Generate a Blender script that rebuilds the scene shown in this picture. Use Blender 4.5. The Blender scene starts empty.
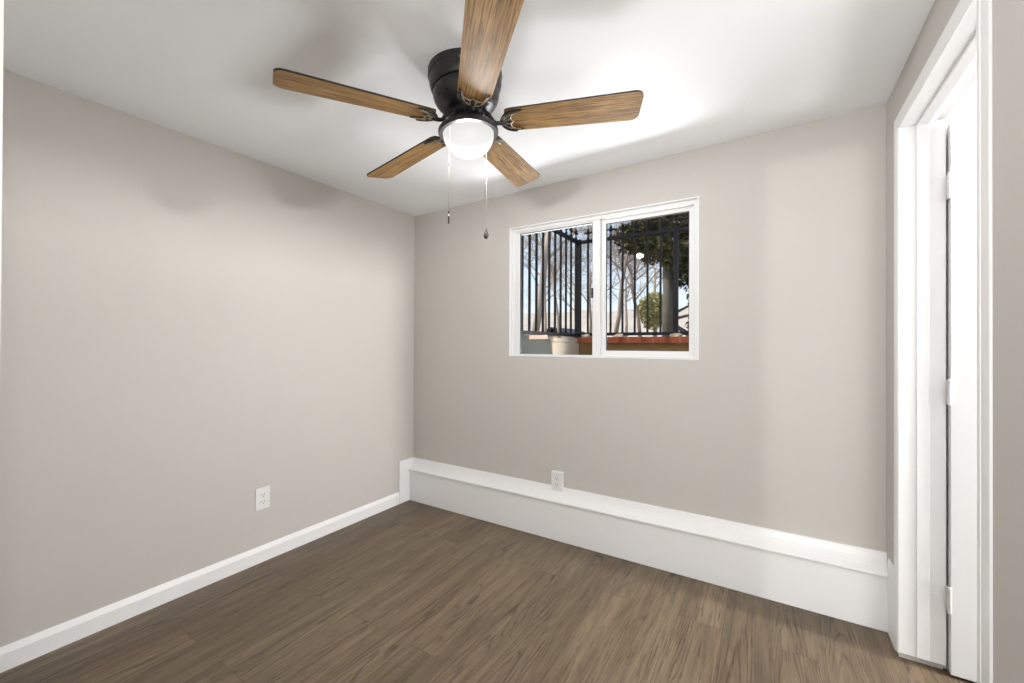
import bpy, bmesh, math, random
from mathutils import Vector, Matrix, noise

S = bpy.context.scene
COL = S.collection
PI = math.pi
random.seed(7)

# ------------------------------------------------------------------ camera, sky, sun, large lights, exposure
EYE = 1.2076
YAW, PITCH, ROLL = 0.5571, 0.0046, 0.0042
cam_data = bpy.data.cameras.new('camera')
cam = bpy.data.objects.new('camera', cam_data)
COL.objects.link(cam)
S.camera = cam
cam_data.sensor_width = 36.0
cam_data.lens = 417.549 / 1024 * 36.0
cam_data.shift_y = 1.8716 / 1024
cam_data.clip_start = 0.01
cam_data.clip_end = 300
_r = Vector((math.cos(YAW), math.sin(YAW), 0))
_f = Vector((-math.sin(YAW), math.cos(YAW), 0))
_u = Vector((0, 0, 1))
_f2 = _f * math.cos(PITCH) + _u * math.sin(PITCH)
_u2 = _u * math.cos(PITCH) - _f * math.sin(PITCH)
_r3 = _r * math.cos(ROLL) + _u2 * math.sin(ROLL)
_u3 = _u2 * math.cos(ROLL) - _r * math.sin(ROLL)
_m = Matrix((_r3, _u3, -_f2)).transposed().to_4x4()
_m.translation = Vector((0, 0, EYE))
cam.matrix_world = _m

S.view_settings.view_transform = 'Standard'
S.view_settings.look = 'None'
S.view_settings.gamma = 1.0
S.view_settings.use_curve_mapping = False
S.view_settings.exposure = 0.27

world = bpy.data.worlds.new('sky')
S.world = world
world.use_nodes = True
wn = world.node_tree.nodes
wl = world.node_tree.links
wn.clear()
w_out = wn.new('ShaderNodeOutputWorld')
w_bg = wn.new('ShaderNodeBackground')
w_tc = wn.new('ShaderNodeTexCoord')
w_sep = wn.new('ShaderNodeSeparateXYZ')
w_ramp = wn.new('ShaderNodeValToRGB')
w_ramp.color_ramp.elements[0].position = 0.0
w_ramp.color_ramp.elements[0].color = (0.94, 0.95, 0.97, 1)
w_ramp.color_ramp.elements[1].position = 0.5
w_ramp.color_ramp.elements[1].color = (0.38, 0.60, 0.95, 1)
_e = w_ramp.color_ramp.elements.new(0.16)
_e.color = (0.70, 0.83, 0.98, 1)
wl.new(w_tc.outputs['Generated'], w_sep.inputs[0])
wl.new(w_sep.outputs['Z'], w_ramp.inputs[0])
wl.new(w_ramp.outputs[0], w_bg.inputs[0])
w_bg.inputs[1].default_value = 1.0
wl.new(w_bg.outputs[0], w_out.inputs[0])


def light(name, kind, loc, energy, color=(1, 1, 1), target=None, direction=None, **kw):
    d = bpy.data.lights.new(name, kind)
    d.energy = energy
    d.color = color
    for k, v in kw.items():
        setattr(d, k, v)
    o = bpy.data.objects.new(name, d)
    COL.objects.link(o)
    o.location = loc
    if target is not None:
        direction = Vector(target) - Vector(loc)
    if direction is not None:
        o.rotation_euler = Vector(direction).to_track_quat('-Z', 'Y').to_euler()
    return o


light('sun', 'SUN', (-6, 0, 8), 3.2, (1.0, 0.93, 0.82), direction=(0.72, 0.40, -0.62), angle=0.01)
# area lamp added below the sill, in place of light bounced off the retaining wall
light('wall_bounce_fill', 'AREA', (-0.78, 3.60, 0.93), 26, (0.98, 0.99, 1.0), direction=(0.0, -0.86, 0.5),
      shape='RECTANGLE', size=1.1, size_y=0.30, spread=2.2)
# lamp of the hall behind the camera
light('hall_lamp', 'AREA', (0.26, -0.68, 1.15), 24, (1.0, 0.99, 0.975), direction=(-0.1, 1, 0.25),
      shape='RECTANGLE', size=0.2, size_y=0.5)
# lamp of the room beyond the open door on the right
light('closet_lamp', 'AREA', (1.95, 2.09, 2.15), 70, (1.0, 0.995, 0.985), direction=(-1, -0.10, -0.14),
      shape='RECTANGLE', size=0.14, size_y=0.19)
light('closet_low_fill', 'AREA', (2.25, 1.72, 0.35), 22, (1.0, 0.995, 0.985), direction=(-1, -0.08, 0.60),  # unseen fill added low in that room to brighten the ceiling
      shape='RECTANGLE', size=0.9, size_y=0.8)
# unseen spot added behind a made-up slot to cast the back wall's light patch
light('patch_spot', 'SPOT', (0.0, -4.0, 1.975), 200, (1.0, 0.99, 0.97), direction=(0.02, 1, -0.13),
      spot_size=1.2, spot_blend=0.5, shadow_soft_size=0.03)

# ------------------------------------------------------------------ materials


def srgb(r, g, b):
    def c(v):
        v /= 255.0
        return v / 12.92 if v <= 0.04045 else ((v + 0.055) / 1.055) ** 2.4
    return (c(r), c(g), c(b), 1)


class Mat:
    def __init__(self, name, color=(0.8, 0.8, 0.8, 1), rough=0.5, metal=0.0, spec=0.5):
        self.m = bpy.data.materials.new(name)
        self.m.use_nodes = True
        self.n = self.m.node_tree.nodes
        self.l = self.m.node_tree.links
        self.b = self.n['Principled BSDF']
        self.b.inputs['Base Color'].default_value = color
        self.b.inputs['Roughness'].default_value = rough
        self.b.inputs['Metallic'].default_value = metal
        self.b.inputs['Specular IOR Level'].default_value = spec

    def node(self, t, **kw):
        n = self.n.new(t)
        for k, v in kw.items():
            if k.startswith('i_'):
                n.inputs[k[2:].replace('_', ' ')].default_value = v
            else:
                setattr(n, k, v)
        return n

    def coords(self, scale=(1, 1, 1), rot=(0, 0, 0), out='Object', loc=(0, 0, 0)):
        tc = self.node('ShaderNodeTexCoord')
        mp = self.node('ShaderNodeMapping')
        mp.inputs['Scale'].default_value = scale
        mp.inputs['Rotation'].default_value = rot
        mp.inputs['Location'].default_value = loc
        self.l.new(tc.outputs[out], mp.inputs[0])
        return mp.outputs[0]

    def noise(self, vec, scale, detail=4, rough=0.5, dist=0.0):
        n = self.node('ShaderNodeTexNoise')
        n.inputs['Scale'].default_value = scale
        n.inputs['Detail'].default_value = detail
        n.inputs['Roughness'].default_value = rough
        n.inputs['Distortion'].default_value = dist
        self.l.new(vec, n.inputs['Vector'])
        return n.outputs['Fac']

    def ramp(self, fac, stops):
        r = self.node('ShaderNodeValToRGB')
        els = r.color_ramp.elements
        while len(els) < len(stops):
            els.new(0.5)
        for e, (p, c) in zip(els, stops):
            e.position = p
            e.color = c
        self.l.new(fac, r.inputs[0])
        return r.outputs[0]

    def mix(self, fac, a, b, blend='MIX'):
        m = self.node('ShaderNodeMix', data_type='RGBA', blend_type=blend)
        for sock, v in ((m.inputs[0], fac), (m.inputs[6], a), (m.inputs[7], b)):
            if hasattr(v, 'is_output'):
                self.l.new(v, sock)
            else:
                sock.default_value = v
        return m.outputs[2]

    def color(self, sock):
        self.l.new(sock, self.b.inputs['Base Color'])

    def bump(self, fac, strength, dist=0.002):
        b = self.node('ShaderNodeBump')
        b.inputs['Strength'].default_value = strength
        b.inputs['Distance'].default_value = dist
        self.l.new(fac, b.inputs['Height'])
        self.l.new(b.outputs[0], self.b.inputs['Normal'])


M = {}


def plain(name, color, rough=0.5, metal=0.0, bump=0, bscale=200, spec=0.5, var=0.0, vscale=3):
    a = Mat(name, color, rough, metal, spec)
    v = a.coords()
    if bump:
        a.bump(a.noise(v, bscale, 3), bump)
    if var:
        c2 = tuple(x * (1 - var) for x in color[:3]) + (1,)
        a.color(a.mix(a.noise(v, vscale, 5), c2, color))
    M[name] = a.m
    return a


plain('wall_paint', (0.587, 0.562, 0.529, 1), 0.75, bump=0.12, bscale=120, spec=0.2, var=0.03, vscale=2)
plain('ceiling_paint', (0.89, 0.90, 0.915, 1), 0.85, bump=0.15, bscale=150, spec=0.1)
plain('trim_paint', (0.88, 0.88, 0.885, 1), 0.38, bump=0.04, bscale=60)
plain('door_paint', (0.83, 0.83, 0.835, 1), 0.45, bump=0.05, bscale=40)
plain('vinyl', (0.82, 0.82, 0.82, 1), 0.35)
plain('plastic_white', (0.80, 0.80, 0.80, 1), 0.3)
plain('slot_dark', (0.10, 0.09, 0.08, 1), 0.6)
plain('hinge_paint', (0.72, 0.72, 0.71, 1), 0.35, metal=0.2)
plain('fan_black', (0.012, 0.012, 0.013, 1), 0.38)
plain('fan_slot', (0.002, 0.002, 0.002, 1), 0.9)
plain('fitter_inside', (0.00012, 0.00012, 0.00012, 1), 1.0, spec=0.0)
plain('fan_edge', (0.03, 0.02, 0.014, 1), 0.5)
plain('bronze', (0.36, 0.28, 0.19, 1), 0.35, metal=0.6)
plain('chain_metal', (0.32, 0.29, 0.25, 1), 0.4, metal=0.8)
plain('chain_pale', (0.20, 0.19, 0.18, 1), 0.6)
plain('pendant_dark', (0.035, 0.028, 0.022, 1), 0.35)
plain('iron', (0.007, 0.006, 0.007, 1), 0.6, spec=0.2)
plain('gasket', (0.03, 0.03, 0.035, 1), 0.6)
plain('concrete', (0.62, 0.60, 0.56, 1), 0.9, bump=0.4, bscale=40, var=0.25)
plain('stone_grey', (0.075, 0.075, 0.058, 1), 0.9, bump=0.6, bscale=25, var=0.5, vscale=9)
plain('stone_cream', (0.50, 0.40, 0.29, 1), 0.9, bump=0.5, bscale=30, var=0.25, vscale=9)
plain('stone_pink', (0.62, 0.38, 0.28, 1), 0.9, bump=0.5, bscale=30, var=0.4, vscale=12)
plain('stucco_tan', (0.20, 0.108, 0.032, 1), 0.9, bump=0.6, bscale=60, var=0.55, vscale=7)
plain('soil', (0.30, 0.23, 0.16, 1), 0.95, bump=0.6, bscale=20, var=0.5, vscale=1)
plain('dry_slope', (0.86, 0.66, 0.50, 1), 0.95, bump=0.6, bscale=4, var=0.4, vscale=0.6)
plain('bark_grey', (0.20, 0.17, 0.125, 1), 0.9, bump=0.8, bscale=30, var=0.5, vscale=12)
plain('bark_pale', (0.66, 0.52, 0.40, 1), 0.9, bump=0.5, bscale=30, var=0.4, vscale=8)
plain('bark_brown', (0.42, 0.31, 0.23, 1), 0.9, bump=0.5, bscale=30, var=0.4, vscale=8)
plain('roof_dark', (0.05, 0.045, 0.05, 1), 0.9, bump=0.4, bscale=20)
plain('house_wall', (0.58, 0.48, 0.40, 1), 0.9, bump=0.3, bscale=30)
plain('window_dark', (0.05, 0.06, 0.07, 1), 0.2)

# red brick cap
a = Mat('red_brick', rough=0.85)
v = a.coords(out='Object')
br = a.node('ShaderNodeTexBrick', offset=0.0)
br.inputs['Color1'].default_value = srgb(118, 50, 22)
br.inputs['Color2'].default_value = srgb(136, 62, 28)
br.inputs['Mortar'].default_value = srgb(150, 105, 75)
br.inputs['Scale'].default_value = 1.0
br.inputs['Brick Width'].default_value = 0.22
br.inputs['Row Height'].default_value = 0.5
br.inputs['Mortar Size'].default_value = 0.006
a.l.new(v, br.inputs['Vector'])
a.color(a.mix(a.noise(v, 30, 5), br.outputs['Color'], srgb(104, 46, 22), 'MIX'))
a.bump(a.noise(v, 60, 4), 0.5, 0.004)
M['red_brick'] = a.m

# wood plank floor: planks run along the room's depth
a = Mat('plank_floor', rough=0.42, spec=0.35)
tc = a.node('ShaderNodeTexCoord')
sp = a.node('ShaderNodeSeparateXYZ')
a.l.new(tc.outputs['Object'], sp.inputs[0])
cb = a.node('ShaderNodeCombineXYZ')
a.l.new(sp.outputs['Y'], cb.inputs['X'])
a.l.new(sp.outputs['X'], cb.inputs['Y'])
br = a.node('ShaderNodeTexBrick', offset=0.37, offset_frequency=2)
br.inputs['Color1'].default_value = (0, 0, 0, 1)
br.inputs['Color2'].default_value = (1, 1, 1, 1)
br.inputs['Mortar'].default_value = (0.5, 0.5, 0.5, 1)
br.inputs['Scale'].default_value = 1.0
br.inputs['Brick Width'].default_value = 1.22
br.inputs['Row Height'].default_value = 0.178
br.inputs['Mortar Size'].default_value = 0.0012
br.inputs['Mortar Smooth'].default_value = 0.0
br.inputs['Bias'].default_value = 0.0
a.l.new(cb.outputs[0], br.inputs['Vector'])
rnd = a.node('ShaderNodeSeparateColor')
a.l.new(br.outputs['Color'], rnd.inputs[0])
# shift the grain on each plank
off = a.node('ShaderNodeMath', operation='MULTIPLY')
off.inputs[1].default_value = 37.0
a.l.new(rnd.outputs[0], off.inputs[0])
cb2 = a.node('ShaderNodeCombineXYZ')
a.l.new(sp.outputs['X'], cb2.inputs['X'])
a.l.new(sp.outputs['Y'], cb2.inputs['Y'])
a.l.new(off.outputs[0], cb2.inputs['Z'])


def stretched(scale):
    mp = a.node('ShaderNodeMapping')
    mp.inputs['Scale'].default_value = scale
    a.l.new(cb2.outputs[0], mp.inputs[0])
    return mp.outputs[0]


def mth(op, x, y=None):
    n = a.node('ShaderNodeMath', operation=op)
    for i, q in enumerate((x, y)):
        if q is None:
            continue
        if hasattr(q, 'is_output'):
            a.l.new(q, n.inputs[i])
        else:
            n.inputs[i].default_value = q
    return n.outputs[0]


PW = 0.178
fine = a.noise(stretched((150, 7, 1)), 1.0, 8, 0.75, 0.2)
mid = a.noise(stretched((26, 1.5, 1)), 1.0, 6, 0.6, 0.8)
soft = a.noise(stretched((9, 1.1, 1)), 1.0, 3, 0.5, 0.4)
knots = a.noise(stretched((15, 6, 1)), 1.0, 2, 0.5, 0.5)
# nested arches of the flat-sawn grain
xl = mth('SUBTRACT', mth('FRACT', mth('DIVIDE', sp.outputs['X'], PW)), mth('ADD', 0.3, mth('MULTIPLY', rnd.outputs[0], 0.4)))
arch = mth('ADD', mth('ADD', mth('MULTIPLY', mth('MULTIPLY', xl, xl), 26.0), mth('MULTIPLY', sp.outputs['Y'], 3.2)),
           mth('ADD', mth('MULTIPLY', soft, 7.0), off.outputs[0]))
rings = mth('SINE', mth('MULTIPLY', arch, 6.283))
arc = a.ramp(rings, [(0.45, (0, 0, 0, 1)), (0.98, (1, 1, 1, 1))])
where = a.ramp(soft, [(0.40, (0, 0, 0, 1)), (0.54, (1, 1, 1, 1))])
dash = a.ramp(fine, [(0.36, (1, 1, 1, 1)), (0.50, (0, 0, 0, 1))])
base = a.ramp(mid, [(0.25, srgb(88, 76, 60)), (0.5, srgb(113, 98, 79)), (0.78, srgb(136, 121, 99))])
tint = a.ramp(rnd.outputs[0], [(0.0, (0.84, 0.83, 0.82, 1)), (0.5, (1, 1, 1, 1)), (1.0, (1.12, 1.10, 1.07, 1))])
c = a.mix(1.0, base, tint, 'MULTIPLY')
c = a.mix(mth('MULTIPLY', dash, 0.65), c, srgb(66, 54, 42))
c = a.mix(mth('MULTIPLY', mth('MULTIPLY', arc, where), mth('ADD', 0.45, mth('MULTIPLY', dash, 0.5))), c, srgb(50, 39, 28))
c = a.mix(a.ramp(knots, [(0.70, (0, 0, 0, 1)), (0.78, (0.7, 0.7, 0.7, 1))]), c, srgb(46, 35, 26))
seam = a.ramp(br.outputs['Fac'], [(0.0, (0, 0, 0, 1)), (1.0, (0.5, 0.5, 0.5, 1))])
c = a.mix(seam, c, srgb(62, 51, 41))
a.color(c)
rr = a.ramp(mid, [(0.0, (0.36, 0.36, 0.36, 1)), (1.0, (0.50, 0.50, 0.50, 1))])
a.l.new(rr, a.b.inputs['Roughness'])
a.bump(fine, 0.10, 0.001)
M['plank_floor'] = a.m

# fan blade wood, grain along the blade's own length
a = Mat('blade_wood', rough=0.55, spec=0.25)
v = a.coords((3.0, 46, 46))
v2 = a.coords((7, 210, 100))
g1 = a.noise(v, 1.0, 6, 0.6, 1.4)
g2 = a.noise(v2, 1.0, 6, 0.7, 0.2)
c = a.ramp(g1, [(0.28, srgb(94, 66, 35)), (0.5, srgb(148, 113, 66)), (0.72, srgb(178, 143, 90))])
c = a.mix(a.ramp(g2, [(0.38, (0.9, 0.9, 0.9, 1)), (0.53, (0, 0, 0, 1))]), c, srgb(76, 50, 26))
a.color(c)
M['blade_wood'] = a.m

# lit frosted glass of the fan lamp
g = bpy.data.materials.new('lamp_glass')
g.use_nodes = True
gn, gl = g.node_tree.nodes, g.node_tree.links
gn.clear()
go = gn.new('ShaderNodeOutputMaterial')
gtc = gn.new('ShaderNodeTexCoord')
gsp = gn.new('ShaderNodeSeparateXYZ')
mr = gn.new('ShaderNodeMapRange')
mr.inputs['From Min'].default_value = -0.322      # bottom of the bowl, nearest the bulb
mr.inputs['From Max'].default_value = -0.226      # rim
mr.inputs['To Min'].default_value = 0.97
mr.inputs['To Max'].default_value = 0.75
ge = gn.new('ShaderNodeEmission')
ge.inputs[0].default_value = (1.0, 0.985, 0.965, 1)
gt = gn.new('ShaderNodeBsdfTransparent')
gm = gn.new('ShaderNodeMixShader')
gm.inputs[0].default_value = 0.86
gl.new(gtc.outputs['Object'], gsp.inputs[0])
gl.new(gsp.outputs['Z'], mr.inputs['Value'])
gl.new(mr.outputs[0], ge.inputs[1])
gl.new(gt.outputs[0], gm.inputs[1])
gl.new(ge.outputs[0], gm.inputs[2])
gl.new(gm.outputs[0], go.inputs[0])
M['lamp_glass'] = g

# clear window glass
g = bpy.data.materials.new('clear_glass')
g.use_nodes = True
gn, gl = g.node_tree.nodes, g.node_tree.links
gn.clear()
go = gn.new('ShaderNodeOutputMaterial')
gt = gn.new('ShaderNodeBsdfTransparent')
gt.inputs[0].default_value = (0.97, 0.98, 0.98, 1)
gg = gn.new('ShaderNodeBsdfGlossy')
gg.inputs['Roughness'].default_value = 0.0
gf = gn.new('ShaderNodeFresnel')
gf.inputs[0].default_value = 1.2
gm = gn.new('ShaderNodeMixShader')
gl.new(gf.outputs[0], gm.inputs[0])
gl.new(gt.outputs[0], gm.inputs[1])
gl.new(gg.outputs[0], gm.inputs[2])
gl.new(gm.outputs[0], go.inputs[0])
M['clear_glass'] = g


def leafmat(name, c1, c2, c3):
    a = Mat(name, rough=0.6, spec=0.3)
    v = a.coords()
    a.color(a.ramp(a.noise(v, 9, 4), [(0.3, c1), (0.5, c2), (0.7, c3)]))
    M[name] = a.m


leafmat('conifer_leaf', srgb(28, 30, 14), srgb(60, 60, 28), srgb(140, 116, 66))
leafmat('bush_leaf', srgb(140, 132, 72), srgb(180, 168, 104), srgb(214, 198, 140))

# ------------------------------------------------------------------ mesh helpers


def obj(name, bm, mats, parent=None, smooth=False, loc=None, angle=None):
    me = bpy.data.meshes.new(name)
    bmesh.ops.recalc_face_normals(bm, faces=bm.faces[:])
    bm.to_mesh(me)
    bm.free()
    if not isinstance(mats, (list, tuple)):
        mats = [mats]
    for m in mats:
        me.materials.append(M[m])
    if smooth:
        for p in me.polygons:
            p.use_smooth = True
        if angle:
            try:
                me.set_sharp_from_angle(angle=math.radians(angle))
            except Exception:
                pass
    o = bpy.data.objects.new(name, me)
    COL.objects.link(o)
    if parent is not None:
        o.parent = parent
    if loc is not None:
        o.location = loc
    return o


def empty(name, loc=(0, 0, 0), parent=None):
    o = bpy.data.objects.new(name, None)
    o.empty_display_size = 0.1
    COL.objects.link(o)
    o.location = loc
    if parent is not None:
        o.parent = parent
    return o


def tag(o, label, cat, group=None, kind=None):
    if label:
        o['label'] = label
    if cat:
        o['category'] = cat
    if group:
        o['group'] = group
    if kind:
        o['kind'] = kind
    return o


def structure(o):
    o['kind'] = 'structure'
    return o


def box(bm, x0, x1, y0, y1, z0, z1, mi=0, bevel=0.0):
    r = bmesh.ops.create_cube(bm, size=1.0)
    vs = r['verts']
    for v in vs:
        v.co = Vector(((x0 + x1) / 2 + v.co.x * (x1 - x0), (y0 + y1) / 2 + v.co.y * (y1 - y0),
                       (z0 + z1) / 2 + v.co.z * (z1 - z0)))
    fs = list({f for v in vs for f in v.link_faces})
    for f in fs:
        f.material_index = mi
    if bevel:
        es = list({e for f in fs for e in f.edges})
        rb = bmesh.ops.bevel(bm, geom=es, offset=bevel, segments=2, affect='EDGES', profile=0.5)
        for f in rb['faces']:
            f.material_index = mi
    return vs


def boxes(name, lst, mats, parent=None, bevel=0.0):
    bm = bmesh.new()
    for b in lst:
        box(bm, *b[:6], mi=(b[6] if len(b) > 6 else 0), bevel=bevel)
    return obj(name, bm, mats, parent)


def sweep(bm, prof, axis, a, b, mi=0):
    """closed profile of (p, z) pairs swept along axis 'X' or 'Y' from a to b"""
    def P(t, q):
        return Vector((t, q[0], q[1])) if axis == 'X' else Vector((q[0], t, q[1]))
    A = [bm.verts.new(P(a, q)) for q in prof]
    B = [bm.verts.new(P(b, q)) for q in prof]
    n = len(prof)
    fs = [bm.faces.new((A[i], A[(i + 1) % n], B[(i + 1) % n], B[i])) for i in range(n)]
    fs.append(bm.faces.new(A))
    fs.append(bm.faces.new(B[::-1]))
    for f in fs:
        f.material_index = mi


def lathe(bm, prof, seg=48, mi=0, center=(0, 0)):
    rings = []
    for r, z in prof:
        if r < 1e-6:
            rings.append([bm.verts.new((center[0], center[1], z))])
        else:
            rings.append([bm.verts.new((center[0] + r * math.cos(2 * PI * k / seg), center[1] + r * math.sin(2 * PI * k / seg), z))
                          for k in range(seg)])
    for A, B in zip(rings, rings[1:]):
        for k in range(seg):
            k2 = (k + 1) % seg
            if len(A) == 1 and len(B) == 1:
                continue
            if len(A) == 1:
                f = bm.faces.new((A[0], B[k], B[k2]))
            elif len(B) == 1:
                f = bm.faces.new((A[k], A[k2], B[0]))
            else:
                f = bm.faces.new((A[k], A[k2], B[k2], B[k]))
            f.material_index = mi


def tube(bm, pts, radii, seg=8, mi=0, cap=True):
    pts = [Vector(p) for p in pts]
    if not isinstance(radii, (list, tuple)):
        radii = [radii] * len(pts)
    up = None
    rings = []
    for i, p in enumerate(pts):
        t = (pts[min(i + 1, len(pts) - 1)] - pts[max(i - 1, 0)])
        if t.length < 1e-9:
            t = Vector((0, 0, 1))
        t.normalize()
        if up is None:
            up = Vector((0, 0, 1)) if abs(t.z) < 0.9 else Vector((1, 0, 0))
        n = up - t * up.dot(t)
        if n.length < 1e-6:
            n = t.orthogonal()
        n.normalize()
        up = n
        bno = t.cross(n)
        rings.append([bm.verts.new(p + (n * math.cos(2 * PI * k / seg) + bno * math.sin(2 * PI * k / seg)) * radii[i]) for k in range(seg)])
    for A, B in zip(rings, rings[1:]):
        for k in range(seg):
            f = bm.faces.new((A[k], A[(k + 1) % seg], B[(k + 1) % seg], B[k]))
            f.material_index = mi
    if cap:
        for R_ in (rings[0][::-1], rings[-1]):
            f = bm.faces.new(R_)
            f.material_index = mi


def extrude_poly(bm, poly, z0, z1, mi=0, mi_side=None, mi_top=None):
    A = [bm.verts.new((x, y, z0)) for x, y in poly]
    B = [bm.verts.new((x, y, z1)) for x, y in poly]
    n = len(poly)
    f = bm.faces.new(A[::-1])
    f.material_index = mi
    f = bm.faces.new(B)
    f.material_index = mi if mi_top is None else mi_top
    for i in range(n):
        f = bm.faces.new((A[i], A[(i + 1) % n], B[(i + 1) % n], B[i]))
        f.material_index = mi if mi_side is None else mi_side


# ------------------------------------------------------------------ room shell
D = 2.40
XL, XR = -2.4095, 0.4216
YN = 0.05
OPEN_L = -0.390             # left edge of the opening the camera looks through
CZ, CSX, CSY = 2.2272, 0.01413, 0.00414


def ceil_z(x, y):
    return CZ + CSX * (x - XL) + CSY * (y - D)


WT = 0.13
WIN = (-1.5175, -0.3295, 1.134, 2.003)
TOP = 2.36

structure(boxes('floor', [(XL - WT, 3.2, -4.7, D + 0.2, -0.10, 0.0)], 'plank_floor'))
bm = bmesh.new()
c4 = [(XL - WT, -4.7), (3.2, -4.7), (3.2, D + 0.2), (XL - WT, D + 0.2)]
lo = [bm.verts.new((x, y, ceil_z(x, y))) for x, y in c4]
hi = [bm.verts.new((x, y, 2.5)) for x, y in c4]
bm.faces.new(lo[::-1])
bm.faces.new(hi)
for i in range(4):
    bm.faces.new((lo[i], lo[(i + 1) % 4], hi[(i + 1) % 4], hi[i]))
structure(obj('ceiling', bm, 'ceiling_paint'))

x0, x1, z0, z1 = WIN
structure(boxes('wall_back', [
    (XL - WT, x0, D, D + 0.16, 0, TOP), (x1, 3.2, D, D + 0.16, 0, TOP),
    (x0, x1, D, D + 0.16, 0, z0), (x0, x1, D, D + 0.16, z1, TOP)], 'wall_paint'))
structure(boxes('wall_left', [(XL - WT, XL, -4.7, D, 0, TOP)], 'wall_paint'))

# right wall with the door opening
JY0, JY1 = 1.437, 2.170           # opening between the jamb faces
JH = 2.058                        # under the head jamb
JT = 0.018
JX0, JX1 = XR - 0.010, 0.549      # casing front, jamb outer edge
structure(boxes('wall_right', [
    (XR, JX1 - 0.004, JY1 + JT, D, 0, TOP), (XR, JX1 - 0.004, YN - 0.12, JY0 - JT, 0, TOP),
    (XR, JX1 - 0.004, JY0 - JT, JY1 + JT, JH + JT, TOP)], 'wall_paint'))
# near wall: the camera looks in through its opening
structure(boxes('wall_near', [
    (XL, OPEN_L, -0.09, YN, 0, TOP), (OPEN_L, XR, -0.09, YN, 2.06, TOP)], 'wall_paint'))

# neighbouring rooms that hold the unseen lamps, out of the frame
structure(boxes('wall_closet', [(3.0, 3.1, -0.09, D, 0, TOP), (JX1 - 0.004, 3.0, -0.09, YN, 0, TOP), (JX1, 3.0, 2.200, D - 0.001, 0, TOP)], 'ceiling_paint'))
SL0, SL1 = -0.012, 0.146
structure(boxes('wall_slot', [  # unseen wall, added so its slot shapes the light patch
    (XL, SL0, -1.50, -1.40, 0, TOP), (SL1, 3.0, -1.50, -1.40, 0, TOP), (SL0, SL1, -1.50, -1.40, 2.03, TOP)], 'wall_paint'))
structure(boxes('wall_far', [(3.0, 3.1, -4.7, -0.09, 0, TOP), (XL, 3.0, -4.7, -4.6, 0, TOP)], 'wall_paint'))

# ---- plinth along the back wall with its moulding
pf = D - 0.058
bm = bmesh.new()
prof = [(D, 0), (D, 0.318), (D - 0.010, 0.318), (D - 0.013, 0.315), (D - 0.016, 0.303), (D - 0.022, 0.287), (D - 0.031, 0.272),
        (D - 0.043, 0.260), (D - 0.056, 0.252), (D - 0.066, 0.248), (D - 0.069, 0.244), (D - 0.069, 0.238), (D - 0.066, 0.234),
        (pf, 0.232), (pf, 0.002)]
sweep(bm, prof, 'X', XL + 0.0168, XR)
structure(obj('baseboard_back', bm, 'trim_paint'))
# plain board that returns along the left wall, then the ordinary baseboard
bm = bmesh.new()
sweep(bm, [(XL, 0.0), (XL, 0.0885), (XL + 0.004, 0.0885), (XL + 0.013, 0.064), (XL + 0.013, 0.0)], 'Y', YN, 2.245)
box(bm, XL, XL + 0.017, 2.243, D, 0.001, 0.322, bevel=0.002)
structure(obj('baseboard_left', bm, 'trim_paint'))
bm = bmesh.new()
sweep(bm, [(XR, 0.004), (XR, 0.316), (XR - 0.003, 0.316), (XR - 0.006, 0.295), (XR - 0.007, 0.25), (XR - 0.007, 0.004)], 'Y', JY1 + 0.046, pf)
sweep(bm, [(XR, 0.0), (XR, 0.0885), (XR - 0.004, 0.0885), (XR - 0.013, 0.064), (XR - 0.013, 0.0)], 'Y', YN, JY0 - 0.085)
structure(obj('baseboard_right', bm, 'trim_paint'))
structure(boxes('baseboard_near', [(XL, OPEN_L - 0.08, YN, YN + 0.013, 0, 0.088)], 'trim_paint', bevel=0.002))

# ---- door casing, jamb and stop
trim = structure(empty('trim_1', (XR, (JY0 + JY1) / 2, 0)))


def child(name, bm, mats, root, **kw):
    o = obj(name, bm, mats, root, **kw)
    o.matrix_parent_inverse = Matrix.Translation(-Vector(root.location))
    return o


def casing_prof(inner, outer):
    """section across the casing: (distance along wall, protrusion)"""
    s = 1 if outer > inner else -1
    w = abs(outer - inner)
    return [(inner, 0), (inner, 0.006), (inner + s * 0.004, 0.0085), (inner + s * 0.010, 0.0075), (inner + s * w * 0.45, 0.0090),
            (inner + s * w * 0.55, 0.0094), (inner + s * w * 0.85, 0.0094), (outer - s * 0.002, 0.0094), (outer, 0.007), (outer, 0)]


def vertical_casing(bm, inner, outer, zb, zt_in, zt_out, thin=1.0):
    pr = [(y, d * thin) for y, d in casing_prof(inner, outer)]
    A, B = [], []
    for y, d in pr:
        t = (y - inner) / (outer - inner)
        A.append(bm.verts.new((XR - d, y, zb)))
        B.append(bm.verts.new((XR - d, y, zt_in + (zt_out - zt_in) * t)))
    n = len(pr)
    for i in range(n):
        bm.faces.new((A[i], A[(i + 1) % n], B[(i + 1) % n], B[i]))
    bm.faces.new(A)
    bm.faces.new(B[::-1])


CW_F, CW_N = 0.050, 0.066
bm = bmesh.new()
vertical_casing(bm, JY1 + 0.004, JY1 + CW_F, 0.022, JH + 0.004, JH + CW_F)
vertical_casing(bm, JY0 - 0.004, JY0 - CW_N, 0.002, JH + 0.004, JH + CW_F, 0.55)
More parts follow.
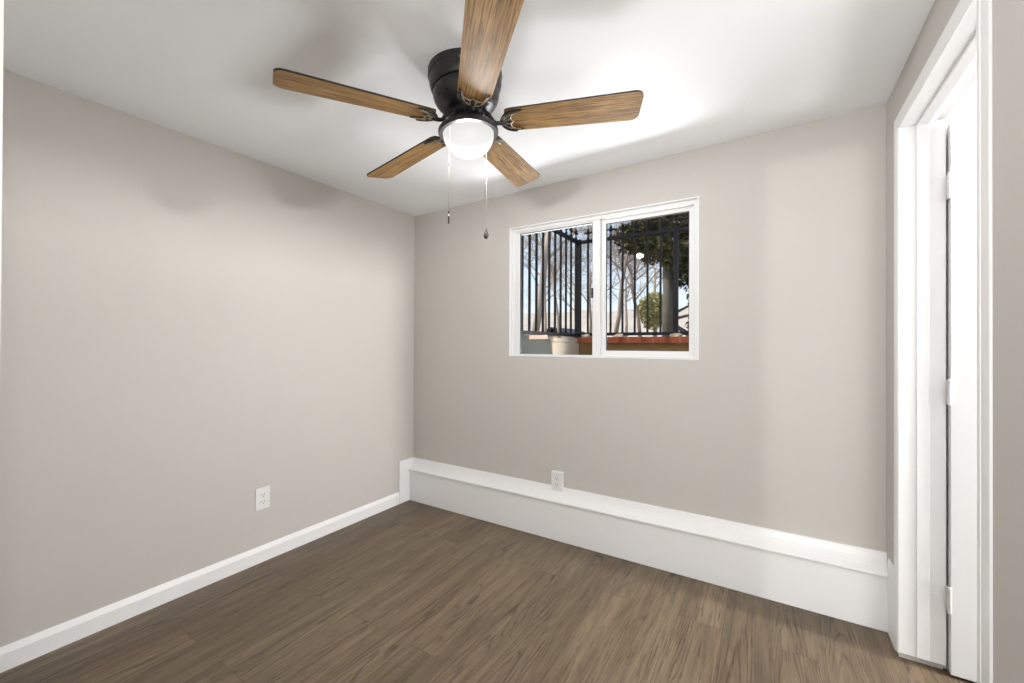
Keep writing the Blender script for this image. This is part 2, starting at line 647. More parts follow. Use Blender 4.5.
# head casing with mitred ends
pr = casing_prof(JH + 0.004, JH + CW_F)
A, B = [], []
for zz, d in pr:
    t = (zz - JH - 0.004) / (CW_F - 0.004)
    A.append(bm.verts.new((XR - d, JY0 - 0.004 - t * (CW_N - 0.004), zz)))
    B.append(bm.verts.new((XR - d, JY1 + 0.004 + t * (CW_F - 0.004), zz)))
for i in range(len(pr)):
    bm.faces.new((A[i], A[(i + 1) % len(pr)], B[(i + 1) % len(pr)], B[i]))
bm.faces.new(A)
bm.faces.new(B[::-1])
child('casing', bm, 'trim_paint', trim)
bm = bmesh.new()
box(bm, XR - 0.006, JX1, JY1, JY1 + JT, 0.026, JH + JT, bevel=0.0015)
box(bm, XR - 0.006, JX1, JY0 - JT, JY0, 0.002, JH + JT, bevel=0.0015)
box(bm, XR - 0.006, JX1, JY0, JY1, JH, JH + JT, bevel=0.0015)
child('jamb', bm, 'trim_paint', trim)
bm = bmesh.new()
SX0, SX1 = 0.466, 0.502
box(bm, SX0, SX1, JY1 - 0.010, JY1, 0.030, JH, bevel=0.002)
box(bm, SX0, SX1, JY0, JY0 + 0.010, 0.002, JH, bevel=0.002)
box(bm, SX0, SX1, JY0 + 0.010, JY1 - 0.010, JH - 0.010, JH, bevel=0.002)
child('door_stop', bm, 'trim_paint', trim)

# ---- the door, standing open into the closet
door = structure(empty('door_1', (0.552, 2.165, 0)))
bm = bmesh.new()
DX0, DX1 = 0.5560, 1.265
box(bm, DX0, DX1, 2.150, 2.185, 0.010, 2.046, bevel=0.0015)
child('door_slab', bm, 'door_paint', door)
for zc in (1.800, 1.040, 0.279):
    bm = bmesh.new()
    for k in range(5):
        lathe(bm, [(0, zc - 0.045 + k * 0.018), (0.0058, zc - 0.045 + k * 0.018), (0.0058, zc - 0.0285 + k * 0.018), (0, zc - 0.0285 + k * 0.018)],
              16, center=(0.5515, 2.146))
    box(bm, 0.527, 0.5515, 2.1694, 2.171, zc - 0.046, zc + 0.046, mi=1)
    box(bm, 0.5495, 0.553, 2.146, 2.170, zc - 0.046, zc + 0.046)
    lathe(bm, [(0, zc + 0.045), (0.0045, zc + 0.045), (0.0035, zc + 0.051), (0, zc + 0.052)], 12, center=(0.5515, 2.146))
    for k in (-0.03, 0.0, 0.03):
        box(bm, 0.532, 0.537, 2.1688, 2.1696, zc + k - 0.0025, zc + k + 0.0025, mi=1)
    h = child('hinge', bm, ['hinge_paint', 'trim_paint'], door)
    h['label'] = 'paint-smeared butt hinge'

# ------------------------------------------------------------------ window
win = structure(empty('window_1', ((x0 + x1) / 2, D, z0)))
RV = 0.022                      # reveal depth
fy = D + RV
bm = bmesh.new()
t = 0.006
box(bm, x0, x0 + t, D - 0.002, fy, z0, z1)
box(bm, x1 - t, x1, D - 0.002, fy, z0, z1)
box(bm, x0 + t, x1 - t, D - 0.002, fy, z1 - t, z1)
box(bm, x0 + t, x1 - t, D - 0.002, fy, z0, z0 + t)
child('window_return', bm, 'trim_paint', win)
bm = bmesh.new()
FB = D + 0.11
bx0, bx1, bz0, bz1 = x0 + t, x1 - t, z0 + t, z1 - t
fw = 0.022
box(bm, bx0, bx0 + fw, fy, FB, bz0, bz1, bevel=0.002)
box(bm, bx1 - fw, bx1, fy, FB, bz0, bz1, bevel=0.002)
box(bm, bx0 + fw, bx1 - fw, fy, FB, bz1 - fw, bz1, bevel=0.002)
box(bm, bx0 + fw, bx1 - fw, fy, FB, bz0, bz0 + 0.008, bevel=0.002)
child('window_frame', bm, 'vinyl', win)


def sash(name, xa, xb, za, zb, y, l, r, b, tp):
    bm = bmesh.new()
    dep = 0.022
    box(bm, xa, xa + l, y, y + dep, za, zb, bevel=0.0015)
    box(bm, xb - r, xb, y, y + dep, za, zb, bevel=0.0015)
    box(bm, xa + l, xb - r, y, y + dep, za, za + b, bevel=0.0015)
    box(bm, xa + l, xb - r, y, y + dep, zb - tp, zb, bevel=0.0015)
    o = child(name, bm, 'vinyl', win)
    bm = bmesh.new()
    box(bm, xa + l - 0.004, xb - r + 0.004, y + 0.011, y + 0.0115, za + b - 0.004, zb - tp + 0.004)
    obj('pane', bm, 'clear_glass', o)
    bm = bmesh.new()
    g_ = 0.003
    box(bm, xa + l, xa + l + g_, y + 0.006, y + 0.016, za + b, zb - tp)
    box(bm, xb - r - g_, xb - r, y + 0.006, y + 0.016, za + b, zb - tp)
    box(bm, xa + l, xb - r, y + 0.006, y + 0.016, za + b, za + b + g_)
    box(bm, xa + l, xb - r, y + 0.006, y + 0.016, zb - tp - g_, zb - tp)
    obj('gasket', bm, 'gasket', o)
    return o


MX0, MX1 = -0.935, -0.868
sash('sash', bx0 + fw, MX1 - 0.02, bz0 + 0.002, bz1 - fw, D + 0.030, 0.036, MX1 - 0.02 - MX0, 0.003, 0.010)
sash('sash', MX0 + 0.004, bx1 - fw, bz0 + 0.002, bz1 - fw, D + 0.060, 0.070, 0.030, 0.036, 0.022)
bm = bmesh.new()
box(bm, MX0 - 0.006, MX0 + 0.006, D + 0.024, D + 0.034, 1.50, 1.56, bevel=0.002)
child('latch', bm, 'gasket', win)

# ------------------------------------------------------------------ outlets


def outlet(loc, rz, label, back=0.0):
    t_ = empty('electrical_outlet', loc)
    t_.rotation_euler = (0, 0, rz)
    tag(t_, label, 'outlet')
    # local frame: x along the wall, y into the room, z up
    bm = bmesh.new()
    box(bm, -0.0385, 0.0385, -back, 0.0055, -0.060, 0.060, bevel=0.0025)
    obj('cover_plate', bm, 'plastic_white', t_)
    for s in (-1, 1):
        bm = bmesh.new()
        zc = s * 0.0195
        pts = []
        for k in range(32):
            an = 2 * PI * k / 32
            pts.append((0.0172 * math.cos(an), max(-0.0125, min(0.0125, 0.0172 * math.sin(an)))))
        A_ = [bm.verts.new((x, 0.005, zc + z)) for x, z in pts]
        B_ = [bm.verts.new((x, 0.0075, zc + z)) for x, z in pts]
        for k in range(32):
            bm.faces.new((A_[k], A_[(k + 1) % 32], B_[(k + 1) % 32], B_[k]))
        bm.faces.new(B_)
        box(bm, -0.0080, -0.0058, 0.0070, 0.0078, zc - 0.002, zc + 0.0075, mi=1)
        box(bm, 0.0058, 0.0080, 0.0070, 0.0078, zc - 0.001, zc + 0.0070, mi=1)
        box(bm, -0.0025, 0.0025, 0.0070, 0.0078, zc - 0.0095, zc - 0.0050, mi=1)
        obj('receptacle', bm, ['plastic_white', 'slot_dark'], t_)
    bm = bmesh.new()
    bmesh.ops.create_uvsphere(bm, u_segments=12, v_segments=6, radius=0.003)
    for v in bm.verts:
        v.co.y = v.co.y * 0.5 + 0.0055
    obj('screw', bm, 'hinge_paint', t_, smooth=True)
    return t_


outlet((XL, 1.245, 0.350), -PI / 2, 'white duplex outlet low on the left wall above the baseboard')
outlet((-1.147, D - 0.0145, 0.354), PI, 'white duplex outlet on the window wall, touching the top of the tall plinth', 0.0145)

# ------------------------------------------------------------------ ceiling fan
FX, FY, FZ = -0.984, 1.256, 2.046
TX, TY = 0.056, 0.027
nz = Vector((-TX, -TY, 1)).normalized()
nx = Vector((1, 0, TX)).normalized()
ny = nz.cross(nx)
FH = 0.1965
rot = Matrix((nx, ny, nz)).transposed()
fan = empty('ceiling_fan')
fan.matrix_world = Matrix.Translation(Vector((FX, FY, FZ)) + nz * FH) @ rot.to_4x4()
tag(fan, 'black flush-mount ceiling fan with five wood blades and a lit glass bowl', 'ceiling fan')


def fpart(name, bm, mats, parent=None, **kw):
    o = obj(name, bm, mats, parent or fan, **kw)
    return o


O_ = -FH        # blade plane in the fan's own frame
bm = bmesh.new()
lathe(bm, [(0, 0.006), (0.139, 0.006), (0.1405, O_ + 0.185), (0.1405, O_ + 0.178), (0.137, O_ + 0.174), (0.1365, O_ + 0.150),
           (0.134, O_ + 0.140), (0.130, O_ + 0.131), (0.126, O_ + 0.127), (0, O_ + 0.127)], 64)
for k in range(10):
    an = 2 * PI * k / 10 + 0.2
    m4 = Matrix.Translation((0.1395 * math.cos(an), 0.1395 * math.sin(an), O_ + 0.167))
    n0 = len(bm.faces)
    bmesh.ops.create_uvsphere(bm, u_segments=8, v_segments=6, radius=0.003, matrix=m4)
    bm.faces.ensure_lookup_table()
    for f_ in bm.faces[n0:]:
        f_.material_index = 1
fpart('canopy', bm, ['fan_black', 'chain_metal'], smooth=True, angle=35)
bm = bmesh.new()
mprof = [(0, O_ + 0.127), (0.122, O_ + 0.127), (0.1255, O_ + 0.120), (0.1255, O_ + 0.108), (0.122, O_ + 0.094), (0.113, O_ + 0.077),
         (0.098, O_ + 0.062), (0.078, O_ + 0.052), (0.066, O_ + 0.050), (0, O_ + 0.050)]
lathe(bm, mprof, 64)
# vent slots round the shoulder
for k in range(16):
    a0 = 2 * PI * k / 16
    for (ra, za), (rb, zb) in (((0.1262, O_ + 0.110), (0.1148, O_ + 0.079)),):
        vs = []
        for an, r_, z_ in ((a0 - 0.05, ra, za), (a0 + 0.05, ra, za), (a0 + 0.05, rb, zb), (a0 - 0.05, rb, zb)):
            vs.append(Vector((r_ * math.cos(an), r_ * math.sin(an), z_)))
        inn = [Vector((p.x * 0.95, p.y * 0.95, p.z + 0.004)) for p in vs]
        va = [bm.verts.new(p) for p in vs]
        vb = [bm.verts.new(p) for p in inn]
        ff = [bm.faces.new(va), bm.faces.new(vb[::-1])] + [bm.faces.new((va[i], va[(i + 1) % 4], vb[(i + 1) % 4], vb[i])) for i in range(4)]
        for f_ in ff:
            f_.material_index = 1
fpart('motor_housing', bm, ['fan_black', 'fan_slot'], smooth=True, angle=35)
bm = bmesh.new()
lathe(bm, [(0, O_ + 0.051), (0.064, O_ + 0.051), (0.066, O_ + 0.046), (0.066, O_ + 0.032), (0.060, O_ + 0.026), (0.050, O_ + 0.024), (0, O_ + 0.024)], 48)
fpart('hub', bm, 'fan_black', smooth=True, angle=35)
# light kit: fitter ring and bowl
bm = bmesh.new()
lathe(bm, [(0, O_ + 0.026), (0.047, O_ + 0.026), (0.048, O_ + 0.004), (0.056, O_ - 0.004), (0.078, O_ - 0.010), (0.100, O_ - 0.015),
           (0.110, O_ - 0.019), (0.1135, O_ - 0.024), (0.1135, O_ - 0.034), (0.110, O_ - 0.038), (0.097, O_ - 0.038)], 64)
lathe(bm, [(0.097, O_ - 0.038), (0.095, O_ - 0.030), (0, O_ - 0.030)], 64, mi=1)
bmesh.ops.remove_doubles(bm, verts=bm.verts, dist=1e-6)
fpart('light_fitter', bm, ['fan_black', 'fitter_inside'], smooth=True, angle=35)
bm = bmesh.new()
bp = [(0.0965, O_ - 0.030)]
for k in range(1, 15):
    an = PI / 2 * k / 14
    bp.append((0.0965 * math.cos(an) if k < 14 else 0.0, O_ - 0.036 - 0.088 * math.sin(an)))
lathe(bm, bp, 64)
o = fpart('glass_bowl', bm, 'lamp_glass', smooth=True)
o['label'] = 'lit white frosted glass bowl'


def rounded(poly, radii, n=6):
    out = []
    m = len(poly)
    for i in range(m):
        p = Vector(poly[i]); a_ = Vector(poly[i - 1]); b_ = Vector(poly[(i + 1) % m]); r_ = radii[i]
        u = (a_ - p).normalized(); w = (b_ - p).normalized()
        for k in range(n + 1):
            t_ = k / n
            q0 = p + u * r_; q1 = p + w * r_
            out.append(tuple((1 - t_) ** 2 * q0 + 2 * t_ * (1 - t_) * p + t_ ** 2 * q1))
    return out


R0, R2, WR, WT_ = 0.143, 0.638, 0.0565, 0.0715
PITCH_B = -0.194
PHASE = 0.459
blade_mesh = None
for k in range(5):
    an = PHASE + k * 2 * PI / 5
    mb = Matrix.Rotation(an, 4, 'Z') @ Matrix.Rotation(PITCH_B, 4, 'X')
    # arm: from under the hub, dipping to the blade root
    bm = bmesh.new()
    pts = []
    ctrl = [(0.050, 0, 0.040), (0.068, 0, 0.040), (0.082, 0, 0.030), (0.092, 0, 0.012), (0.101, 0, -0.001), (0.112, 0, -0.006), (0.130, 0, -0.007), (0.144, 0, -0.006)]
    tube(bm, ctrl, [0.011, 0.010, 0.0085, 0.0078, 0.0075, 0.0075, 0.008, 0.007], 10)
    for s in (-1, 1):       # screw heads where the arm meets the hub
        m4 = Matrix.Translation((0.060, s * 0.016, 0.026))
        bmesh.ops.create_uvsphere(bm, u_segments=10, v_segments=6, radius=0.0055, matrix=m4)
    o = fpart('blade_arm', bm, 'fan_black', smooth=True, angle=50)
    o.matrix_local = Matrix.Translation((0, 0, O_)) @ Matrix.Rotation(an, 4, 'Z')
    if blade_mesh is None:
        bm = bmesh.new()
        poly = [(R0, -0.052), (R0 + 0.02, -WR), (R2, -WT_), (R2 + 0.0, WT_), (R0 + 0.02, WR), (R0, 0.052)]
        rd = [0.012, 0.01, 0.026, 0.026, 0.01, 0.012]
        pl = rounded(poly, rd)
        # gentle outward bow of the tip
        pl = [(x + (0.012 * (1 - (y / WT_) ** 2) if x > R2 - 0.03 else 0), y) for x, y in pl]
        extrude_poly(bm, pl, 0.0, 0.0065, 0, 1, 0)
        bl = obj('blade', bm, ['blade_wood', 'fan_edge'], fan)
        blade_mesh = bl
        # medallion: half-oval bracket with scalloped end and raised ribs, under the blade
        bm = bmesh.new()
        outer = []
        for j in range(25):
            t_ = -PI / 2 - PI * j / 24
            outer.append((0.208 + 0.058 * math.cos(t_), 0.0525 * math.sin(t_)))
        outer = outer  # from (0.208,-w) round the root to (0.208,+w)
        sc = [(0.232, 0.050), (0.222, 0.043), (0.203, 0.040), (0.190, 0.030), (0.186, 0.018), (0.189, 0.007), (0.197, 0.0),
              (0.189, -0.007), (0.186, -0.018), (0.190, -0.030), (0.203, -0.040), (0.222, -0.043), (0.232, -0.050)]
        extrude_poly(bm, outer + sc, -0.0045, -0.0005, 0)
        tube(bm, [(x, y, -0.004) for x, y in outer], 0.0042, 8, 0)
        tube(bm, [(x, y, -0.005) for x, y in sc[1:-1]], 0.0026, 8, 1)
        for s in (-1, 1):
            tube(bm, [(0.157, s * 0.006, -0.0055), (0.166, s * 0.022, -0.0055), (0.182, s * 0.034, -0.0055), (0.205, s * 0.041, -0.0055)], 0.0022, 8, 1)
            tube(bm, [(0.158, s * 0.003, -0.0055), (0.172, s * 0.010, -0.0055), (0.187, s * 0.012, -0.0055)], 0.0022, 8, 1)
        for px, py in ((0.176, 0.024), (0.176, -0.024), (0.181, 0.0)):
            m4 = Matrix.Translation((px, py, -0.0055))
            bmesh.ops.create_uvsphere(bm, u_segments=10, v_segments=6, radius=0.0045, matrix=m4)
        bmesh.ops.translate(bm, vec=(-0.022, 0, 0), verts=bm.verts)
        med = obj('medallion', bm, ['fan_black', 'bronze'], bl, smooth=True, angle=40)
        med['label'] = 'black scalloped bracket with bronze ribs'
    else:
        bl = blade_mesh.copy()
        COL.objects.link(bl)
        bl.parent = fan
        md = med.copy()
        COL.objects.link(md)
        md.parent = bl
    bl.matrix_local = Matrix.Translation((0, 0, O_)) @ mb

_bulb = fan.matrix_world @ Vector((0, 0, O_ - 0.047))
light('fan_bulb', 'POINT', _bulb, 180, (1.0, 0.99, 0.975), shadow_soft_size=0.03)

# pull chains hang plumb from the fitter
inv = fan.matrix_world.inverted()
for top, zb, pend in (((-0.9865, 1.150, 2.012), 1.688, 'bar'), ((-0.979, 1.372, 2.012), 1.676, 'drop')):
    tp = Vector(top)
    bm = bmesh.new()
    z_ = tp.z
    tube(bm, [tp, (tp.x, tp.y, zb)], 0.0006, 6)
    while z_ > zb:
        bmesh.ops.create_icosphere(bm, subdivisions=1, radius=0.0011, matrix=Matrix.Translation((tp.x, tp.y, z_)))
        z_ -= 0.0055
    bmesh.ops.create_uvsphere(bm, u_segments=10, v_segments=8, radius=0.0034, matrix=Matrix.Translation((tp.x, tp.y, tp.z - 0.155)))
    bmesh.ops.create_uvsphere(bm, u_segments=10, v_segments=8, radius=0.0045, matrix=Matrix.Translation((tp.x, tp.y, tp.z)))
    bmesh.ops.transform(bm, matrix=inv, verts=bm.verts)
    ch = fpart('pull_chain', bm, 'chain_metal' if pend == 'bar' else 'chain_pale', smooth=True)
    bm = bmesh.new()
    if pend == 'bar':
        lathe(bm, [(0, zb + 0.004), (0.0032, zb), (0.0032, zb - 0.010), (0.0022, zb - 0.012), (0.0022, zb - 0.018), (0.0030, zb - 0.020), (0.0030, zb - 0.044), (0, zb - 0.046)],
              12, center=(tp.x, tp.y))
        for f_ in bm.faces:
            if zb - 0.0185 < f_.calc_center_median().z < zb - 0.0095:
                f_.material_index = 1
    else:
        lathe(bm, [(0, zb + 0.006), (0.0022, zb + 0.002), (0.003, zb - 0.006), (0.0075, zb - 0.016), (0.0105, zb - 0.025), (0.0105, zb - 0.031), (0.0075, zb - 0.038), (0, zb - 0.041)],
              20, center=(tp.x, tp.y))
    bmesh.ops.transform(bm, matrix=inv, verts=bm.verts)
    pd = obj('pendant', bm, ['pendant_dark', 'plastic_white'], ch, smooth=True, angle=50)
    pd['label'] = 'dark teardrop pendant' if pend == 'drop' else 'slim dark bar pendant'

# ------------------------------------------------------------------ outside: window well, walls, fence
FYB = 3.80                    # back fence
FXS = -1.600                  # side fence
structure(boxes('ground', [(-4.0, 3.0, D + 0.16, FYB + 0.1, 0.2, 0.45)], 'concrete'))

# tan stuccoed retaining wall with a red brick cap
bm = bmesh.new()
box(bm, FXS - 0.02, 2.2, FYB - 0.03, FYB + 0.25, 0.45, 1.228, bevel=0.004)
o = obj('retaining_wall', bm, 'stucco_tan')
tag(o, 'tan rendered retaining wall facing the window under the red brick cap', 'retaining wall')
bm = bmesh.new()
box(bm, FXS - 0.02, 2.2, FYB - 0.06, FYB + 0.26, 1.228, 1.288, bevel=0.005)
rng = random.Random(3)
o = obj('brick_cap', bm, 'red_brick')
tag(o, 'red brick capping course on top of the tan retaining wall', 'brick cap')
# mortar lumps left on the cap under the fence posts
for i, (mx, lab) in enumerate(((-1.515, 'pale mortar lump on the brick cap beside the fence corner post'),
                               (-1.19, 'pale mortar lump on the brick cap left of centre in the right pane'),
                               (-0.70, 'pale mortar lump on the brick cap under the right fence post'))):
    bm = bmesh.new()
    bmesh.ops.create_icosphere(bm, subdivisions=2, radius=1)
    for v in bm.verts:
        n_ = noise.noise(v.co * 1.7 + Vector((i * 5, 0, 0)))
        v.co = Vector((v.co.x * 0.045, v.co.y * 0.035, v.co.z * 0.022)) * (1 + 0.5 * n_)
    o = obj('mortar_lump', bm, 'stone_cream', loc=(mx, FYB - 0.02, 1.298))
    tag(o, lab, 'mortar')


def block(name, b, mat, label, cat, rough=0.003):
    bm = bmesh.new()
    box(bm, *b)
    bmesh.ops.subdivide_edges(bm, edges=bm.edges[:], cuts=7, use_grid_fill=True)
    for v in bm.verts:
        n_ = noise.noise_vector(v.co * 9)
        v.co += n_ * rough
    o = obj(name, bm, mat)
    tag(o, label, cat)
    return o


# left side of the well: rough grey wall, cream blocks, broken stone courses on top
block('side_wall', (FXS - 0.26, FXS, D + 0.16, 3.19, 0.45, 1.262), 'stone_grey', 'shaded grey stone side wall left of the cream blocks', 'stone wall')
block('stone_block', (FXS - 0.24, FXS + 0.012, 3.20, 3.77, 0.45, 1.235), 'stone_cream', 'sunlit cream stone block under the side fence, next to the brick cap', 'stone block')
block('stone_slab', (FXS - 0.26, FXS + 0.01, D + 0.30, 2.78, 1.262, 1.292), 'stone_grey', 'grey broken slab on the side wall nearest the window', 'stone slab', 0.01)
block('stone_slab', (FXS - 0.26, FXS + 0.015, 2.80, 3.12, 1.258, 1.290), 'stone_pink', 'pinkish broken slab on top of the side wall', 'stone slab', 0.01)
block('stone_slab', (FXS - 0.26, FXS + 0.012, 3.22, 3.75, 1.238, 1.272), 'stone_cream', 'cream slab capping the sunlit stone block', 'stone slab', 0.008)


def finial(parent, x, y, z):
    """fleur-de-lis spear"""
    bm = bmesh.new()
    box(bm, x - 0.012, x + 0.012, y - 0.012, y + 0.012, z, z + 0.012, bevel=0.002)
    lathe(bm, [(0, z + 0.010), (0.011, z + 0.014), (0.013, z + 0.022), (0.008, z + 0.030), (0.006, z + 0.046), (0.009, z + 0.052), (0.012, z + 0.075), (0.014, z + 0.086), (0.010, z + 0.100), (0, z + 0.118)], 10, center=(x, y))
    for s in (-1, 1):
        dx, dy = parent['_d']
        q = lambda u, w: (x + dx * u * s, y + dy * u * s, z + w)
        tube(bm, [q(0.006, 0.056), q(0.018, 0.070), q(0.028, 0.074), q(0.036, 0.068), q(0.038, 0.058)], [0.006, 0.008, 0.009, 0.007, 0.003], 8)
    return bm


def fence(name, label, origin, d, length, zb, zt, picks, posts, tilt=0.0):
    root = empty(name, (origin[0], origin[1], zb))
    tag(root, label, 'fence')
    root['_d'] = d
    T = Matrix.Translation(-Vector(root.location))

    def at(s):
        return origin[0] + d[0] * s, origin[1] + d[1] * s

    def bar(nm, s0, s1, z, h, w):
        bm_ = bmesh.new()
        a_, b_ = at(s0), at(s1)
        n_ = Vector((-d[1], d[0])) * (w / 2)
        vs = []
        for (px, py), zz in ((a_, z + tilt * s0), (b_, z + tilt * s1)):
            for sx_, sz_ in ((-1, 0), (1, 0), (1, 1), (-1, 1)):
                vs.append(bm_.verts.new((px + n_.x * sx_, py + n_.y * sx_, zz + sz_ * h)))
        bm_.faces.new(vs[3::-1]); bm_.faces.new(vs[4:])
        for i_ in range(4):
            bm_.faces.new((vs[i_], vs[(i_ + 1) % 4], vs[4 + (i_ + 1) % 4], vs[4 + i_]))
        o_ = obj(nm, bm_, 'iron', root)
        o_.matrix_parent_inverse = T

    bar('top_rail', 0, length, zt, 0.030, 0.030)
    bar('bottom_rail', 0, length, zb, 0.028, 0.030)
    for s in picks:
        x, y = at(s)
        bm_ = bmesh.new()
        box(bm_, x - 0.008, x + 0.008, y - 0.008, y + 0.008, zb + 0.02 + tilt * s, zt + 0.004 + tilt * s)
        o_ = obj('picket', bm_, 'iron', root)
        o_.matrix_parent_inverse = T
        bm_ = finial(root, x, y, zt + 0.028 + tilt * s)
        f_ = obj('finial', bm_, 'iron', o_, smooth=True, angle=40)
    for s in posts:
        x, y = at(s)
        bm_ = bmesh.new()
        box(bm_, x - 0.019, x + 0.019, y - 0.019, y + 0.019, zb - 0.012, zt + 0.035 + tilt * s)
        box(bm_, x - 0.023, x + 0.023, y - 0.023, y + 0.023, zt + 0.033 + tilt * s, zt + 0.042 + tilt * s, bevel=0.002)
        o_ = obj('post', bm_, 'iron', root)
        o_.matrix_parent_inverse = T
    del root['_d']
    return root


bp_ = [0.093 + 0.1125 * k for k in range(8)] + [1.01 + 0.1125 * k for k in range(8)]
bp_ = [s for s in bp_ if abs(s - 0.895) > 0.02]
fence('iron_fence', 'black iron fence with fleur-de-lis finials on the brick cap facing the window', (FXS, FYB), (1, 0), 2.6, 1.302, 2.196,
      bp_, [0.0, 0.895, 1.9])
fence('iron_fence', 'black iron side fence running back from the left end of the window', (FXS, FYB), (0, -1), 1.35, 1.292, 2.190,
      [0.078 + 0.1125 * k for k in range(12)], [1.35])

# yard beyond the fence and everything growing there
structure(boxes('yard', [(-40, 40, FYB + 0.25, 60, 0.9, 1.20)], 'soil'))


def branch(bm, p, d, length, r, depth, rng, seg, curl=0.35, kids=(2, 4), up=0.08, shrink=0.68):
    pts, rad = [p.copy()], [r]
    q = p.copy()
    dd = d.normalized()
    n = 4
    for i in range(n):
        dd = (dd + Vector((rng.uniform(-1, 1), rng.uniform(-1, 1), rng.uniform(-1, 1))) * curl * 0.4 + Vector((0, 0, up))).normalized()
        q = q + dd * (length / n)
        pts.append(q.copy())
        rad.append(r * (1 - 0.55 * (i + 1) / n))
    tube(bm, pts, rad, seg, cap=False)
    if depth <= 0:
        return
    for _ in range(rng.randint(*kids)):
        t_ = rng.uniform(0.35, 1.0) * n
        i = min(int(t_), n - 1)
        st = pts[i].lerp(pts[i + 1], t_ - i)
        side = dd.orthogonal()
        side.rotate(Matrix.Rotation(rng.uniform(0, 2 * PI), 3, dd))
        nd = (dd * rng.uniform(0.4, 0.9) + side * rng.uniform(0.5, 1.0)).normalized()
        branch(bm, st, nd, length * rng.uniform(shrink - 0.1, shrink + 0.1), max(r * 0.5, 0.005), depth - 1, rng, max(4, seg - 1), curl, kids, up, shrink)


def bare_tree(x, y, h, r, seed, label, mat='bark_brown', lean=(0, 0), depth=5, name='bare_tree', kids=(3, 4), group=None):
    rng = random.Random(seed)
    root = empty(name, (x, y, 1.18))
    tag(root, label, 'tree', group)
    bm = bmesh.new()
    top = Vector((lean[0], lean[1], h * 0.42))
    tube(bm, [(0, 0, 0), top * 0.33 + Vector((0.03, 0, 0)), top * 0.66 - Vector((0.02, 0, 0)), top], [r * 1.25, r, r * 0.92, r * 0.8], 9)
    obj('trunk', bm, mat, root, smooth=True)
    bm = bmesh.new()
    for i in range(5):
        an = rng.uniform(0, 2 * PI)
        st = top * rng.uniform(0.55, 1.0)
        branch(bm, st, Vector((math.cos(an) * 0.8, math.sin(an) * 0.8, rng.uniform(0.3, 1.1))), h * 0.27, r * 0.5, depth - 1, rng, 6, kids=kids)
    obj('branches', bm, mat, root, smooth=True)
    return root


def along(px, y):
    """where the line of sight through image column px meets depth y"""
    k = (px - 512) / 417.549
    v = _r * k + _f
    return v.x / v.y * y


bare_tree(along(533, 9.0), 9.0, 7.5, 0.085, 11, 'pale bare tree nearest the left edge of the window', 'bark_pale', (0.5, 0))
bare_tree(along(560, 12.0), 12.0, 6.5, 0.05, 12, 'bare tree seen through the middle of the side fence', 'bark_pale', (-0.3, 0))
bare_tree(along(590, 14.0), 14.0, 6.0, 0.045, 13, 'bare tree behind the fence corner post', 'bark_brown')
bare_tree(along(613, 8.5), 8.5, 4.6, 0.042, 14, 'crooked bare tree at the left edge of the right pane', 'bark_brown', (0.3, 0))
bare_tree(along(641, 11.0), 11.0, 5.2, 0.045, 15, 'bare tree left of the round green bush', 'bark_brown', (-0.3, 0))
bare_tree(along(655, 16.0), 16.0, 7.0, 0.055, 16, 'far bare tree rising behind the round green bush', 'bark_pale')


bare_tree(along(545, 17.0), 17.0, 8.0, 0.06, 31, 'far pale bare tree filling the sky behind the side fence', 'bark_pale')
bare_tree(along(626, 19.0), 19.0, 7.5, 0.06, 32, 'far bare tree behind the middle of the right pane', 'bark_pale')
bare_tree(along(575, 22.0), 22.0, 8.0, 0.06, 33, 'farthest pale bare tree, behind the fence corner', 'bark_pale')


def leaves(bm, center, rad, n, size, rng, shell=0.35):
    for _ in range(n):
        d = Vector((rng.gauss(0, 1), rng.gauss(0, 1), rng.gauss(0, 1))).normalized()
        rr_ = rng.uniform(shell, 1.0) ** 0.5
        p = Vector(center) + Vector((d.x * rad[0], d.y * rad[1], d.z * rad[2])) * rr_
        s = size * rng.uniform(0.6, 1.4)
        u = Vector((rng.uniform(-1, 1), rng.uniform(-1, 1), rng.uniform(-1, 1))).normalized()
        w = u.orthogonal().normalized()
        a_ = p + u * s; b_ = p + w * s * 0.5; c_ = p - u * s; e_ = p - w * s * 0.5
        bm.faces.new([bm.verts.new(q) for q in (a_, b_, c_, e_)])


# evergreen close behind the right end of the fence
rng = random.Random(21)
ex, ey = along(667.5, 5.9), 5.9
ev = empty('evergreen_tree', (ex, ey, 1.15))
tag(ev, 'tall dark evergreen with a straight grey trunk at the right of the window', 'tree')
bm = bmesh.new()
tube(bm, [(0, 0, 0), (0.01, 0, 0.8), (-0.01, 0, 1.6), (0.0, 0, 2.6), (0, 0, 4.2)], [0.078, 0.070, 0.066, 0.06, 0.03], 14)
obj('trunk', bm, 'bark_grey', ev, smooth=True)
bm = bmesh.new()
clumps = [(-0.42, -0.1, 1.55, .30), (-0.15, -0.2, 1.35, .26), (0.15, -0.15, 1.22, .26), (0.35, 0, 1.0, .30), (-0.25, 0, 1.75, .32), (0.1, 0.1, 1.75, .38),
          (0.45, 0.1, 1.6, .42), (0.55, 0.1, 1.2, .36), (-0.1, -0.1, 2.15, .42), (0.35, 0, 2.2, .45), (0.5, 0.25, 0.7, .30), (0.45, 0.3, 0.35, .28),
          (0.75, 0.2, 0.6, .35), (0.8, 0.1, 1.5, .4), (0.8, 0.1, 2.1, .45), (0.2, 0, 2.8, .5), (-0.35, 0, 2.05, .28), (0.7, 0.35, 0.2, .3)]
for cx_, cy_, cz_, r_ in clumps:
    leaves(bm, (cx_, cy_, cz_), (r_, r_, r_ * 0.8), int(900 * r_ / 0.35), 0.035, rng, 0.1)
o = obj('foliage', bm, 'conifer_leaf', ev)
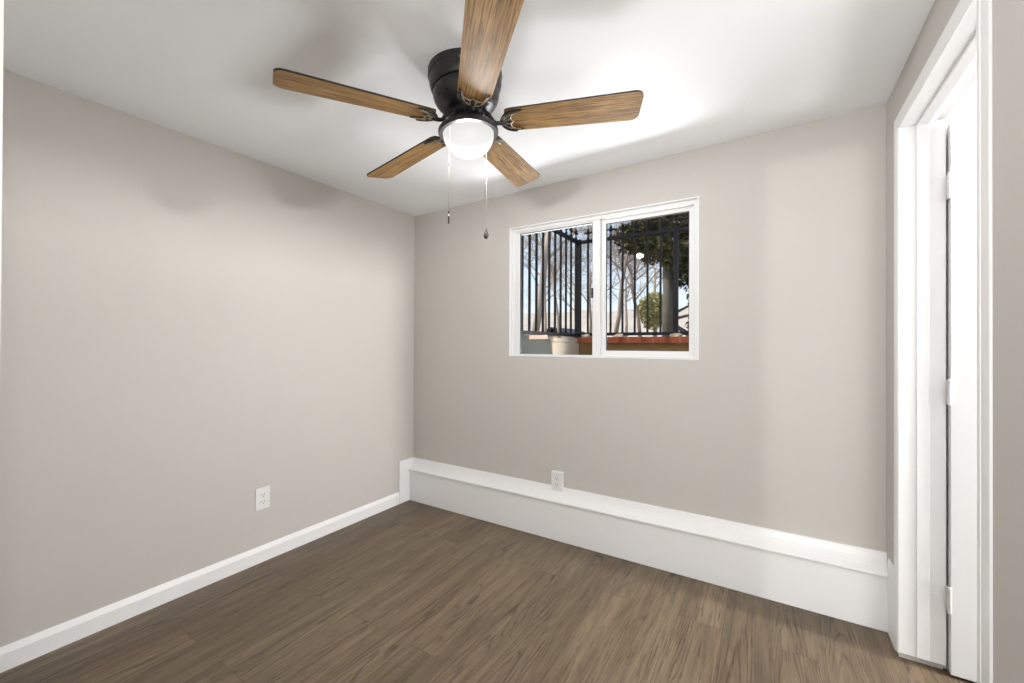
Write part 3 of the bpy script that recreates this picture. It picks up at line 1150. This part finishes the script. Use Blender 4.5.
for cx_, cy_, cz_, r_ in clumps:
    bm = bmesh.new()
    tube(bm, [(0, 0, max(0.4, cz_ - 0.25)), (cx_ * 0.5, cy_ * 0.5, cz_ - 0.1), (cx_, cy_, cz_)], [0.022, 0.015, 0.006], 6)
    obj('limb', bm, 'bark_grey', ev, smooth=True)

# round green tree farther off
bx, by = along(654, 12.5), 12.5
bu = empty('round_bush', (bx, by, 1.18))
tag(bu, 'round yellow-green bushy tree standing beyond the fence', 'tree')
bm = bmesh.new()
tube(bm, [(0, 0, 0), (0.02, 0, 0.4), (0, 0, 0.8)], [0.06, 0.05, 0.04], 8)
obj('trunk', bm, 'bark_brown', bu, smooth=True)
bm = bmesh.new()
leaves(bm, (0, 0, 1.05), (0.48, 0.48, 0.55), 2200, 0.05, rng, 0.1)
obj('foliage', bm, 'bush_leaf', bu)

# far house roof left, dry slope behind
hx, hy = along(556, 20), 20
hs = empty('house', (hx, hy, 1.2))
tag(hs, 'far house with a dark gabled roof low behind the side fence', 'house')
bm = bmesh.new()
box(bm, -1.0, 1.2, -0.6, 2.4, 0, 0.50)
obj('wall', bm, 'house_wall', hs)
bm = bmesh.new()
sweep(bm, [(-1.25, 0.46), (0.1, 0.95), (1.45, 0.46), (1.45, 0.40), (0.1, 0.88), (-1.25, 0.40)], 'Y', -0.8, 2.6)
obj('roof', bm, 'roof_dark', hs)
bm = bmesh.new()
box(bm, -0.3, 0.4, -0.62, -0.58, 0.1, 0.38)
obj('window', bm, 'window_dark', hs)

bm = bmesh.new()
nx_, ny_ = 60, 8
grid = [[bm.verts.new((-60 + 100 * i / nx_, 26 + 20 * j / ny_,
                       1.0 + (j / ny_) * 4.2 + 0.9 * noise.noise(Vector((i * 0.35, j * 0.5, 0))))) for j in range(ny_ + 1)] for i in range(nx_ + 1)]
for i in range(nx_):
    for j in range(ny_):
        bm.faces.new((grid[i][j], grid[i + 1][j], grid[i + 1][j + 1], grid[i][j + 1]))
structure(obj('hillside', bm, 'dry_slope', smooth=True))
